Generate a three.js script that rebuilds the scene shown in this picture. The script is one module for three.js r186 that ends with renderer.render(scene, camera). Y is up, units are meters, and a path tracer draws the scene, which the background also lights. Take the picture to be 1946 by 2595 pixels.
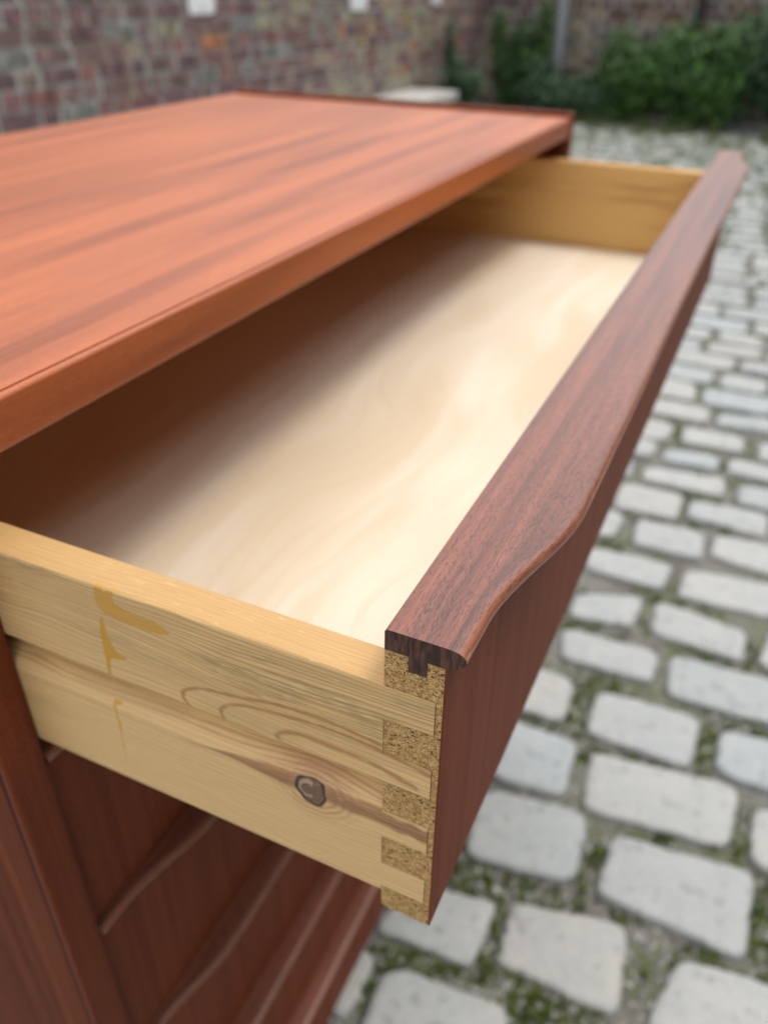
import * as THREE from 'three';
import { mergeGeometries, toCreasedNormals } from 'three/addons/utils/BufferGeometryUtils.js';
import { RoundedBoxGeometry } from 'three/addons/geometries/RoundedBoxGeometry.js';

// ------------------------------------------------------------------ camera, sky, sun, exposure
const scene = new THREE.Scene();
const CAM_Y = 1.15;                                     // lens height above the setts
const camera = new THREE.PerspectiveCamera(64.2, 767 / 1024, 0.02, 400);
{
  const m = new THREE.Matrix4().makeBasis(
    new THREE.Vector3(0.90587969, 0.01235629, -0.42335483),
    new THREE.Vector3(-0.24048678, 0.83781659, -0.49013209),
    new THREE.Vector3(0.34863749, 0.54581194, 0.76193256));
  camera.quaternion.setFromRotationMatrix(m);
  camera.position.set(0, CAM_Y, 0);
  camera.updateMatrixWorld(true);
  camera.updateProjectionMatrix();
}
camera.focus = 0.238;
camera.userData.fStop = 8.2;

const renderer = new THREE.WebGLRenderer({ antialias: true });
renderer.setSize(767, 1024);
renderer.toneMapping = THREE.LinearToneMapping;
renderer.toneMappingExposure = 1.34;
renderer.shadowMap.enabled = true;

const SUN = new THREE.Vector3(0.30, 0.93, -0.22).normalize();   // beyond the chest, behind cloud
{ // a bright clouded sky
  const w = 512, h = 256, d = new Float32Array(w * h * 4);
  for (let j = 0; j < h; j++) for (let i = 0; i < w; i++) {
    const el = (j + 0.5) / h * Math.PI - Math.PI / 2, az = ((i + 0.5) / w - 0.5) * Math.PI * 2;
    const up = Math.max(0, Math.sin(el)), dx = Math.cos(az) * Math.cos(el), dz = Math.sin(az) * Math.cos(el);
    const cl = 1 + 0.09 * Math.sin(az * 3 + 2.1 * Math.sin(el * 5)) * Math.cos(el) + 0.06 * Math.sin(az * 7 + el * 9 + 1.3) * Math.cos(el);
    const g = Math.max(0, dx * SUN.x + Math.sin(el) * SUN.y + dz * SUN.z);            // the veiled sun brightens the cloud round it
    const b = (0.62 + 0.40 * up) * cl * (1 + 0.60 * g * g), o = (j * w + i) * 4;
    d[o] = b * 0.985; d[o + 1] = b * 1.0; d[o + 2] = b * 1.03; d[o + 3] = 1;
  }
  const sky = new THREE.DataTexture(d, w, h, THREE.RGBAFormat, THREE.FloatType);
  sky.mapping = THREE.EquirectangularReflectionMapping; sky.magFilter = THREE.LinearFilter; sky.needsUpdate = true;
  scene.background = sky; scene.environment = sky;
}
const sun = new THREE.DirectionalLight(new THREE.Color(1.0, 0.95, 0.88), 1.2);   // sun behind the cloud
sun.target.position.set(0, 0.8, -1); sun.position.copy(SUN).multiplyScalar(12).add(sun.target.position);
sun.castShadow = true; sun.shadow.radius = 30; sun.shadow.mapSize.set(2048, 2048);
Object.assign(sun.shadow.camera, { left: -8, right: 8, top: 8, bottom: -8, near: 0.5, far: 30 });
scene.add(sun, sun.target);

// ------------------------------------------------------------------ helpers
let seed = 1234567;
const rnd = () => { seed = (seed * 1664525 + 1013904223) >>> 0; return seed / 4294967296; };
const R = (a, b) => a + (b - a) * rnd();
const clamp = (x, a = 0, b = 1) => x < a ? a : x > b ? b : x;
const sstep = (a, b, x) => { const t = clamp((x - a) / (b - a)); return t * t * (3 - 2 * t); };
const mix = (a, b, t) => a + (b - a) * t;
const mix3 = (a, b, t) => [a[0] + (b[0] - a[0]) * t, a[1] + (b[1] - a[1]) * t, a[2] + (b[2] - a[2]) * t];
const LAT = new Float32Array(65536); { for (let i = 0; i < 65536; i++) { let t = Math.imul(i + 1, 0x9E3779B1); t = Math.imul(t ^ (t >>> 15), t | 1); t ^= t + Math.imul(t ^ (t >>> 7), t | 61); LAT[i] = ((t ^ (t >>> 14)) >>> 0) / 4294967296; } }
const lat = (x, y) => LAT[((x & 255) + ((y & 255) << 8)) & 65535];
function vn(x, y) {
  const xi = Math.floor(x), yi = Math.floor(y), fx = x - xi, fy = y - yi;
  const u = fx * fx * (3 - 2 * fx), v = fy * fy * (3 - 2 * fy);
  const a = lat(xi, yi), b = lat(xi + 1, yi), c = lat(xi, yi + 1), e = lat(xi + 1, yi + 1);
  return (a + (b - a) * u) * (1 - v) + (c + (e - c) * u) * v;
}
const fbm = (x, y, o = 4) => { let s = 0, a = 0.5, t = 0; for (let i = 0; i < o; i++) { s += a * vn(x, y); t += a; x = x * 2.03 + 17.3; y = y * 2.03 + 9.1; a *= 0.5; } return s / t; };
function cell(x, y) {                                   // distance to nearest, second nearest, id
  const xi = Math.floor(x), yi = Math.floor(y); let d1 = 9, d2 = 9, id = 0;
  for (let j = -1; j <= 1; j++) for (let i = -1; i <= 1; i++) {
    const cx = xi + i, cy = yi + j, px = cx + lat(cx * 3 + 5, cy * 7 + 1), py = cy + lat(cx * 5 + 11, cy * 3 + 70);
    const d = Math.hypot(px - x, py - y);
    if (d < d1) { d2 = d1; d1 = d; id = lat(cx * 13 + 3, cy * 11 + 8); } else if (d < d2) d2 = d;
  }
  return [d1, d2, id];
}
const s8 = (c) => { c = clamp(c); return 255 * (c <= 0.0031308 ? 12.92 * c : 1.055 * Math.pow(c, 1 / 2.4) - 0.055); };
// one pass makes a colour map (linear in, sRGB stored) and a height map; fn(x, y) -> [r, g, b, height]
function makeMaps(w, h, fn, wrap = THREE.RepeatWrapping) {
  const c = new Uint8Array(w * h * 4), b = new Uint8Array(w * h * 4);
  for (let j = 0; j < h; j++) for (let i = 0; i < w; i++) {
    const p = fn((i + 0.5) / w, (j + 0.5) / h), o = (j * w + i) * 4, q = 255 * clamp(p[3] ?? 0.5);
    c[o] = s8(p[0]); c[o + 1] = s8(p[1]); c[o + 2] = s8(p[2]); c[o + 3] = 255;
    b[o] = b[o + 1] = b[o + 2] = q; b[o + 3] = 255;
  }
  const mk = (a, srgb) => { const t = new THREE.DataTexture(a, w, h); t.magFilter = THREE.LinearFilter; t.minFilter = THREE.LinearMipmapLinearFilter; t.generateMipmaps = true; t.wrapS = t.wrapT = wrap; if (srgb) t.colorSpace = THREE.SRGBColorSpace; t.needsUpdate = true; return t; };
  return { map: mk(c, true), bump: mk(b, false) };
}
const creased = (g, a) => { g.scale(1000, 1000, 1000); const q = toCreasedNormals(g, a); q.scale(0.001, 0.001, 0.001); return q; };   // works in millimetres
const std = (o) => new THREE.MeshStandardMaterial(o);
const phys = (o) => new THREE.MeshPhysicalMaterial(o);
const rgb = (r, g, b) => new THREE.Color().setRGB(r, g, b);

const taken = new Map();
function numbered(name) { const n = taken.get(name) ?? 0; taken.set(name, n + 1); return n ? `${name}_${String(n).padStart(3, '0')}` : name; }
function tag(o, label, category, group, kind) { if (label) o.userData.label = label; if (category) o.userData.category = category; if (group) o.userData.group = group; if (kind) o.userData.kind = kind; return o; }
function thing(name, label, category, pos = [0, 0, 0], group) { const g = new THREE.Group(); g.name = numbered(name); g.position.set(...pos); scene.add(g); return tag(g, label, category, group); }
function mesh(name, geo, mat, parent) { const m = new THREE.Mesh(geo, mat); m.name = parent ? name : numbered(name); m.castShadow = m.receiveShadow = true; (parent ?? scene).add(m); return m; }
function sub(name, parent) { const g = new THREE.Group(); g.name = name; parent.add(g); return g; }
// box with uv in metres; grain axis chooses which axis becomes u
function boxUV(geo, grain = 'z', off = [0, 0], scale = [1, 1]) {
  const g = geo.index ? geo.toNonIndexed() : geo, p = g.attributes.position, n = g.attributes.normal, uv = new Float32Array(p.count * 2);
  for (let i = 0; i < p.count; i++) {
    const P = { x: p.getX(i), y: p.getY(i), z: p.getZ(i) }, N = { x: Math.abs(n.getX(i)), y: Math.abs(n.getY(i)), z: Math.abs(n.getZ(i)) };
    const dom = N.x >= N.y && N.x >= N.z ? 'x' : N.y >= N.z ? 'y' : 'z';
    let rest = ['x', 'y', 'z'].filter((a) => a !== dom), u = rest.includes(grain) ? grain : rest[0], v = rest.find((a) => a !== u);
    uv[i * 2] = (P[u] + off[0]) / scale[0]; uv[i * 2 + 1] = (P[v] + off[1]) / scale[1];
  }
  g.setAttribute('uv', new THREE.BufferAttribute(uv, 2));
  return g;
}
const mm = 0.001;
// box from mm bounds
function bx(x0, x1, y0, y1, z0, z1, r = 0) {
  const w = Math.abs(x1 - x0) * mm, h = Math.abs(y1 - y0) * mm, d = Math.abs(z1 - z0) * mm;
  const g = r ? new RoundedBoxGeometry(w, h, d, 2, r * mm) : new THREE.BoxGeometry(w, h, d);
  g.translate((x0 + x1) / 2 * mm, (y0 + y1) / 2 * mm, (z0 + z1) / 2 * mm);
  return g;
}

// ------------------------------------------------------------------ wood
// teak: long streaks and short dark pores; u along the grain (Lmm), v across (Wmm)
function teak(w, h, L, W, { lo, hi, streak = 0.6, pore = 0.5, ox = 0, band = 0, warp = 9, bw = 0.16, fineS = 0.75, lines = 0.12, nose = false }) {
  return makeMaps(w, h, (u, v) => {
    const x = u * L + ox, y0 = v * W, y = y0 + (fbm(u * L * 0.003 + ox, v * 2, 2) - 0.5) * warp;
    const s1 = fbm(x * 0.004, y * bw + 3, 4), s2 = fbm(x * 0.012 + 40, y * 0.9, 3), s3 = vn(x * 0.05, y * 3.1);
    let t = clamp(0.5 + (s1 - 0.5) * 1.9 * streak + (s2 - 0.5) * fineS * streak + (s3 - 0.5) * 0.18);
    if (band) { const bnd = sstep(0.55, 0.75, fbm(x * 0.0022 + 7, y * 0.045 + 60, 3)); t = clamp(t - bnd * band); }
    let c = mix3(lo, hi, t);
    if (nose) {                                          // sanded lighter over the nose, fibres torn out under it
      c = mix3(c, [0.32, 0.110, 0.042], 0.45 * sstep(40, 42.5, y0) * (0.6 + 0.4 * s2));
      const tear = sstep(0.50, 0.62, fbm(x * 0.035 + 12, y0 * 0.35, 3)) * sstep(43.2, 44.4, y0) * sstep(48, 46.4, y0) * sstep(0.35, 0.6, vn(x * 0.4, y0 * 6));
      c = mix3(c, [0.50, 0.27, 0.11], 0.8 * tear);
    }
    let k = 1, hgt = 0.8;
    if (pore) {
      const px = x * 0.25, py = y0 * 3.4, ro = Math.floor(py), jit = lat(ro * 7, 3) * 9;
      const cx = Math.floor(px + jit), f = px + jit - cx, q = lat(cx * 5 + 1, ro * 3 + 9);
      const dens = 0.20 + 0.45 * sstep(0.4, 0.7, fbm(x * 0.01 + 90, y * 0.25, 2));
      if (q < dens) { const len = 0.25 + 0.7 * lat(cx, ro + 77), m = sstep(0, 0.06, f) * (1 - sstep(len - 0.06, len, f)) * (1 - Math.abs((py - ro) * 2 - 1) ** 2) * (0.45 + 0.55 * lat(cx + 9, ro)); k -= pore * m; hgt -= 0.8 * m; }
    }
    const fine = 1 - lines * (0.5 - vn(x * 0.09, y0 * 4.6)) - 0.06 + 0.12 * vn(x * 0.6, y * 7);
    return [c[0] * k * fine, c[1] * k * fine, c[2] * k * fine, hgt - 0.12 * (1 - s3)];
  }, THREE.MirroredRepeatWrapping);
}
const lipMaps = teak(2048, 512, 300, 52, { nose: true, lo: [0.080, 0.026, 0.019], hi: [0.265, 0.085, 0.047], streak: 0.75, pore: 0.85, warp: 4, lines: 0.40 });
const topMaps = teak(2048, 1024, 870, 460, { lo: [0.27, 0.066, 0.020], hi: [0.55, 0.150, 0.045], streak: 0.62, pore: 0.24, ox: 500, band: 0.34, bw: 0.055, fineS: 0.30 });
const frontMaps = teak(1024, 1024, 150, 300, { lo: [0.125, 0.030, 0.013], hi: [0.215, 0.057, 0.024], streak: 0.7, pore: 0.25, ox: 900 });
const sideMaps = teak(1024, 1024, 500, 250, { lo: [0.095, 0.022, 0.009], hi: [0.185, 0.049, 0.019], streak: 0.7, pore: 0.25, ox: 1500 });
const M = {};
M.lip = phys({ map: lipMaps.map, bumpMap: lipMaps.bump, bumpScale: 0.00004, roughness: 0.38, specularIntensity: 1, clearcoat: 0.55, clearcoatRoughness: 0.30 });
M.top = phys({ map: topMaps.map, bumpMap: topMaps.bump, bumpScale: 0.00004, roughness: 0.36 });
M.front = phys({ map: frontMaps.map, bumpMap: frontMaps.bump, bumpScale: 0.00004, roughness: 0.55, specularIntensity: 0.12 });
M.side = phys({ map: sideMaps.map, bumpMap: sideMaps.bump, bumpScale: 0.00004, roughness: 0.55, specularIntensity: 0.12 });
{ // end grain of the handle lip: short dark stripes square to the top
  const m = makeMaps(256, 256, (u, v) => {
    const x = u * 40, y = v * 40, s = fbm(x * 1.1 + (vn(x * 0.4, y * 0.3) - 0.5) * 1.2, y * 0.22, 3), p = vn(x * 6, y * 5);
    const c = mix3([0.030, 0.012, 0.008], [0.115, 0.046, 0.026], sstep(0.25, 0.75, s));
    const k = p > 0.78 ? 0.5 : 1;
    return [c[0] * k, c[1] * k, c[2] * k, 0.5 + 0.5 * s];
  });
  M.endgrain = std({ map: m.map, bumpMap: m.bump, bumpScale: 0.0003, roughness: 0.72 });
}
{ // particle board: pressed chips
  const m = makeMaps(1024, 1024, (u, v) => {               // 60 x 60 mm
    const x = u * 60, y = v * 60, wx = (fbm(x * 0.7, y * 0.7, 2) - 0.5) * 1.6, wy = (fbm(x * 0.7 + 30, y * 0.7, 2) - 0.5) * 1.6;
    const a = cell(x * 0.45 + wx, y * 0.7 + wy), b = cell(x * 1.15 + wy + 31, y * 1.6 + wx), e = cell(x * 3.0 + 9, y * 3.4 + 3);
    let c = mix3([0.340, 0.175, 0.050], [0.820, 0.520, 0.195], clamp(0.35 * a[2] + 0.55 * b[2] + 0.25 * e[2] - 0.08));
    if (b[2] > 0.8) c = mix3(c, [0.62, 0.45, 0.23], 0.55);
    let k = 1, hh = 0.45 + 0.35 * a[2] + 0.25 * b[2];
    const seam = 1 - sstep(0.0, 0.12, b[1] - b[0]); k -= 0.28 * seam; hh -= 0.18 * seam;
    const hole = sstep(0.70, 0.80, fbm(x * 0.9 + 5, y * 1.2 + 50, 3)); k *= 1 - 0.82 * hole; hh -= 0.6 * hole;
    const cr = sstep(0.62, 0.70, vn(x * 2.6 + 70, y * 2.2)) * sstep(0.6, 0.72, e[2]); k *= 1 - 0.6 * cr; hh -= 0.35 * cr;
    return [c[0] * k, c[1] * k, c[2] * k, hh];
  });
  M.chip = std({ map: m.map, bumpMap: m.bump, bumpScale: 0.0008, roughness: 0.86 });
}
function inside(poly, x, y) { let r = false; for (let i = 0, j = poly.length - 1; i < poly.length; j = i++) { const [a, b] = poly[i], [c, e] = poly[j]; if ((b > y) !== (e > y) && x < (c - a) * (y - b) / (e - b) + a) r = !r; } return r; }
function near(line, x, y) { let d = 1e9; for (let i = 0; i + 1 < line.length; i++) { const [a, b] = line[i], [c, e] = line[i + 1], t = clamp(((x - a) * (c - a) + (y - b) * (e - b)) / ((c - a) ** 2 + (e - b) ** 2)); d = Math.min(d, Math.hypot(x - a - t * (c - a), y - b - t * (e - b))); } return d; }
{ // the drawer side: pine with a knot, a long cathedral figure, a brown streak and runs of yellow lacquer
  const ST = [[[-132.2, 118.5], [-133.8, 109.6], [-131.1, 104.5], [-122.8, 103.2], [-110.2, 103.0], [-103.8, 104.1], [-100.9, 106.5], [-108.1, 109.2], [-119.4, 109.3], [-124.4, 110.8], [-124.8, 114.9], [-123.4, 118.5], [-125.0, 118.2], [-128.9, 114.6], [-129.7, 118.5]],
    [[-132.0, 103.1], [-134.3, 97.7], [-135.2, 86.3], [-135.4, 79.0], [-135.9, 71], [-134.7, 71], [-132.9, 81.2], [-126.9, 82.8], [-123.4, 85.1], [-128.0, 85.6], [-130.3, 88.3], [-131.7, 94.7], [-132.2, 99.6]],
    [[-137.3, 59], [-137.2, 52.7], [-137.1, 44.6], [-137.7, 33.1], [-138.2, 20.7], [-137.0, 19.9], [-136.5, 30.8], [-135.7, 44.0], [-136.1, 54.1], [-133.0, 55.9], [-134.0, 57.8]]];
  const CATH = [[[-90, 66], [-100.1, 74.6], [-100.1, 78.3], [-93.7, 82.9], [-76.1, 86.5], [-56.6, 90.7], [-38.5, 91.3], [-21.1, 89.6], [0, 86]], [[-72, 66], [-83.1, 72.6], [-83.6, 77.2], [-76.5, 82.3], [-56.9, 86.0], [-38.6, 87.8], [-21.1, 86.8], [0, 83]], [[-45, 66], [-57.8, 71.3], [-60.6, 74.3], [-54.5, 79.0], [-38.8, 79.6], [-21.9, 78.8], [-8, 75]]];
  for (let i = 0; i < 3; i++) CATH[i] = new THREE.CatmullRomCurve3(CATH[i].map(([a, b]) => new THREE.Vector3(a, b, 0))).getPoints(26).map((v) => [v.x, v.y]);
  const KX = -48.2, KY = 51.2, W = 200, H = 134;
  const m = makeMaps(2000, 1340, (u, v) => {
    const x = u * W - 200, y = v * H;
    const top = y > 116.7, low = y < 58.5, ledge = !low && y < 72;
    const dx = x - KX, dy = y - KY, sg = dy < 0 ? -1 : 1;
    let hgt = y + (fbm(x * 0.012 + 5, y * 0.03, 3) - 0.5) * 7;
    if (y < 72) hgt = KY + sg * Math.max(0, Math.abs(dy) - 6.0 * Math.exp(-((dx / 19) ** 2)) * Math.exp(-Math.abs(dy) / 15)) + (fbm(x * 0.012 + 5, y * 0.03, 3) - 0.5) * 6 * clamp(Math.abs(dx) / 40);
    if (y >= 72 && !top) hgt += 5.0 * sstep(-130, -40, x) * (1 - sstep(92, 112, y));
    const wide = vn(hgt * 0.13, 4.2), fr = top ? 0.62 : low ? 0.42 : y > 92 ? 0.72 : 0.5;
    const ph = hgt * fr + 0.9 * vn(hgt * 0.5, 1.7) + 0.35 * (fbm(x * 0.05, hgt * 0.8, 2) - 0.5), fph = ph - Math.floor(ph);
    const ring = sstep(0.25, 0.85, fph) * (1 - sstep(0.90, 1.0, fph));
    const fib = fbm(x * 0.14, y * 5.2, 3), hair = vn(x * 0.06, y * 13);
    let c = mix3([0.715, 0.478, 0.215], [0.375, 0.198, 0.064], ring * (top ? 0.85 : low ? 0.26 : 0.60) * (0.5 + 0.8 * wide));
    c = mix3(c, [0.50, 0.330, 0.140], 0.45 * sstep(0.5, 0.78, fbm(x * 0.015, y * 0.08 + 20, 3)));
    if (top) c = mix3(c, [0.46, 0.265, 0.095], 0.70);
    let k = 0.90 + 0.20 * fib;
    // dirt rubbed into the grain below the top edge
    if (!top && y > 92) { const g = sstep(0.42, 0.66, fbm(x * 0.03 + 3, y * 0.22, 3) + 0.10 * Math.exp(-(((x + 75) / 50) ** 2))) * sstep(0.3, 0.62, fbm(x * 0.2, y * 2.6, 2)); c = mix3(c, [0.225, 0.168, 0.082], 0.40 * g); }
    if (!top && y >= 72) for (let i = 0; i < 3; i++) {
      const d = near(CATH[i], x, y) + (vn(x * 0.5, y * 0.5) - 0.5) * 0.5, q = d < 2.6 ? (1 - sstep(0.25, i === 2 ? 1.9 : 1.3, d)) * sstep(0.2, 0.5, vn(x * 0.09 + i * 9, y * 0.4) + 0.25) : 0;
      c = mix3(c, [0.36, 0.150, 0.045], 0.75 * q);
    }
    // streak left of the knot and band right of it, across ledge and lower face
    if (y < 72) {
      const mid = dx < 0 ? 51.4 + 1.2 * sstep(-70, -20, dx) : 53 - 0.03 * dx, half = dx < 0 ? mix(0.15, 4.6, sstep(-57, -4, dx) ** 1.2) : 4.6 - 0.01 * dx;
      const e = Math.abs(y - mid + (fbm(x * 0.06, 3.3, 2) - 0.5) * 2 - (dx < 0 ? 0 : (vn(x * 0.22, 8) - 0.5) * 1.2)) / half;
      const st = (1 - sstep(0.55, 1.08, e)) * (0.62 + 0.38 * vn(x * 0.15, y * 3));
      if (dx > -58) c = mix3(c, mix3([0.30, 0.120, 0.045], [0.175, 0.068, 0.030], vn(x * 0.2, y * 1.5)), 0.90 * st);
      const pk = Math.exp(-((dx / 17) ** 2) - (((y - 62) / 6.5) ** 2)); c = mix3(c, [0.47, 0.235, 0.125], 0.75 * pk * (0.6 + 0.5 * ring));
      // wavy lines wrapped round the knot
      const rr = Math.hypot(dx / 1.35, dy * (dy < 0 ? 1.0 : 1.0)); const wv = 0.5 + 0.5 * Math.sin(rr * 2.6 + 1.5 * vn(x * 0.3, y * 0.4));
      c = mix3(c, [0.30, 0.135, 0.060], 0.55 * wv * sstep(17, 8, rr) * sstep(5.6, 6.6, rr) * (dx > -8 ? 1 : 0.4));
      const an = Math.atan2(dy, dx), r = Math.hypot(dx, dy) + 0.42 * Math.sin(an * 2 + 0.8) + 0.28 * Math.sin(an * 3 + 2.2) + 0.18 * Math.sin(an * 7) + 0.25 * (vn(x * 1.3, y * 1.3) - 0.5);
      if (r < 7.2) {
        const rim = sstep(5.0, 5.9, r) * (1 - sstep(6.2, 7.1, r)), rg = 0.5 + 0.5 * Math.sin(r * 4.4 + 2 * vn(x, y));
        let kc = mix3([0.215, 0.120, 0.066], [0.110, 0.060, 0.036], rg);
        const cres = Math.hypot(dx + 1.4, dy - 0.4); if (cres > 2.7 && cres < 4.2 && dx < 0.5 && r < 5) kc = mix3(kc, [0.42, 0.29, 0.19], 0.75);
        kc = mix3(kc, [0.040, 0.024, 0.018], rim);
        c = mix3(c, kc, 1 - sstep(6.5, 7.2, r));
      }
    }
    let h = 0.6 - 0.22 * ring - 0.2 * fib;
    // torn fibres and scratches, pale
    const sc = vn(x * 0.11 + 7, y * 4.4 + 40); if (sc > 0.93) { c = mix3(c, [0.80, 0.63, 0.36], 0.55); h += 0.2; }
    if (hair > 0.955) k *= 0.82;
    for (let i = 0; i < 3; i++) if (inside(ST[i], x + (vn(x * 0.9, y * 0.9) - 0.5) * 1.0, y + (vn(x * 0.9 + 20, y * 0.9) - 0.5) * 1.0)) c = mix3(c, [0.56, 0.275, 0.012], i === 0 ? 0.72 : i === 1 ? 0.88 : 0.55 * sstep(18, 50, y) + 0.2);
    return [c[0] * k, c[1] * k, c[2] * k, h];
  }, THREE.ClampToEdgeWrapping);
  M.pineSide = phys({ map: m.map, bumpMap: m.bump, bumpScale: 0.00018, roughness: 0.55 });
}
{ // plain pine
  const m = makeMaps(1024, 512, (u, v) => {                // 300 x 110 mm
    const x = u * 300, y = v * 110, h = y + (fbm(x * 0.01, y * 0.03 + 9, 3) - 0.5) * 16, ph = h * 0.42 + 0.9 * vn(h * 0.4, 3), f = ph - Math.floor(ph);
    const ring = sstep(0.2, 0.85, f) * (1 - sstep(0.9, 1, f)), big = sstep(0.45, 0.75, fbm(x * 0.006 + 50, h * 0.09, 3));
    const c = mix3(mix3([0.70, 0.440, 0.160], [0.52, 0.280, 0.076], 0.55 * ring), [0.40, 0.190, 0.046], 0.62 * big), k = 0.93 + 0.14 * vn(x * 0.15, y * 5);
    return [c[0] * k, c[1] * k, c[2] * k, 0.6 - 0.3 * ring];
  }, THREE.MirroredRepeatWrapping);
  M.pine = std({ map: m.map, bumpMap: m.bump, bumpScale: 0.0001, roughness: 0.58 });
}
{ // birch plywood: pale, with faint flame figure running along
  const m = makeMaps(1024, 1024, (u, v) => {               // u along the drawer 860 mm, v across 430 mm
    const x = u * 860, y = v * 430, wx = (fbm(x * 0.006, y * 0.010 + 3, 2) - 0.5) * 60, q = fbm(x * 0.004, (y + wx) * 0.012, 3), fl = fbm(x * 0.007 + 60, (y + wx * 0.9) * 0.055, 4);
    let c = mix3([0.67, 0.540, 0.380], [0.745, 0.640, 0.495], sstep(0.25, 0.75, q));
    c = mix3(c, [0.81, 0.735, 0.625], 0.45 * sstep(0.40, 0.80, fl));
    const ln = 1 - Math.abs(vn(x * 0.004, (y + wx * 1.6) * 0.085 + 20) - 0.5) * 2; c = mix3(c, [0.60, 0.42, 0.225], 0.24 * sstep(0.86, 1.0, ln) * sstep(0.45, 0.7, fbm(x * 0.008 + 3, y * 0.01, 2)));
    const k = 0.97 + 0.06 * vn(x * 0.35, y * 1.9);
    return [c[0] * k, c[1] * k, c[2] * k, 0.5 + 0.3 * vn(x * 1.1, y * 1.1)];
  }, THREE.MirroredRepeatWrapping);
  M.ply = std({ map: m.map, bumpMap: m.bump, bumpScale: 0.0001, roughness: 0.55 });
}
M.glue = std({ color: rgb(0.060, 0.026, 0.024), roughness: 0.5 });
M.leg = std({ color: rgb(0.16, 0.060, 0.034), roughness: 0.45 });

// ------------------------------------------------------------------ the yard
const bedMaps = makeMaps(1024, 1024, (u, v) => {            // 1.5 m of grit and soil
  const x = u * 300, y = v * 300, a = fbm(x * 0.5, y * 0.5, 3), g = cell(x * 1.6, y * 1.6), soil = fbm(x * 0.05 + 9, y * 0.05, 3);
  let c = mix3([0.105, 0.098, 0.082], [0.235, 0.225, 0.200], clamp(0.5 * a + 0.5 * g[2]));
  c = mix3(c, [0.075, 0.070, 0.052], 0.5 * sstep(0.5, 0.7, soil));
  const moss = sstep(0.50, 0.62, fbm(x * 0.045 + 40, y * 0.045 + 11, 4)) * sstep(0.35, 0.6, vn(x * 0.9, y * 0.9));
  c = mix3(c, [0.080, 0.105, 0.025], 0.75 * moss);
  return [c[0], c[1], c[2], 0.25 + 0.45 * g[2] * (1 - g[0]) + 0.3 * a];
});
for (const t of [bedMaps.map, bedMaps.bump]) t.repeat.set(1 / 1.5, 1 / 1.5);
M.bed = std({ map: bedMaps.map, bumpMap: bedMaps.bump, bumpScale: 0.006, roughness: 0.82 });
const graniteMaps = makeMaps(1024, 1024, (u, v) => {        // 0.6 m
  const x = u * 300, y = v * 300, s = vn(x * 1.7, y * 1.7), b = fbm(x * 0.06, y * 0.06, 4), p = fbm(x * 0.35 + 7, y * 0.35, 3);
  let k = 0.90 + 0.26 * (s - 0.5) + 0.14 * (b - 0.5) + 0.16 * (p - 0.5);
  const dk = sstep(0.66, 0.76, fbm(x * 0.11 + 80, y * 0.11 + 3, 3)); k *= 1 - 0.22 * dk;
  if (vn(x * 2.2 + 50, y * 2.2) > 0.84) k *= 0.72;
  const wm = sstep(0.45, 0.7, b);
  return [k * mix(0.99, 1.01, wm), k, k * mix(1.005, 0.985, wm), 0.3 + 0.35 * p + 0.25 * s - 0.35 * dk];
});
const GR = [[0.428, 0.438, 0.432], [0.412, 0.436, 0.440], [0.448, 0.442, 0.420], [0.432, 0.440, 0.428], [0.400, 0.418, 0.415], [0.452, 0.454, 0.440]]
  .map((c) => std({ map: graniteMaps.map, bumpMap: graniteMaps.bump, bumpScale: 0.0012, color: rgb(...c), roughness: 0.70 }));

const groundGeo = new THREE.PlaneGeometry(160, 160, 1, 1); groundGeo.rotateX(-Math.PI / 2);
{ const p = groundGeo.attributes.position, uv = groundGeo.attributes.uv; for (let i = 0; i < p.count; i++) uv.setXY(i, p.getX(i), p.getZ(i)); }
const ground = mesh('ground', groundGeo, M.bed);
ground.position.y = -0.015; tag(ground, 'grit and mossy soil bed of the cobbled yard', 'ground', null, 'structure');

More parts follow.
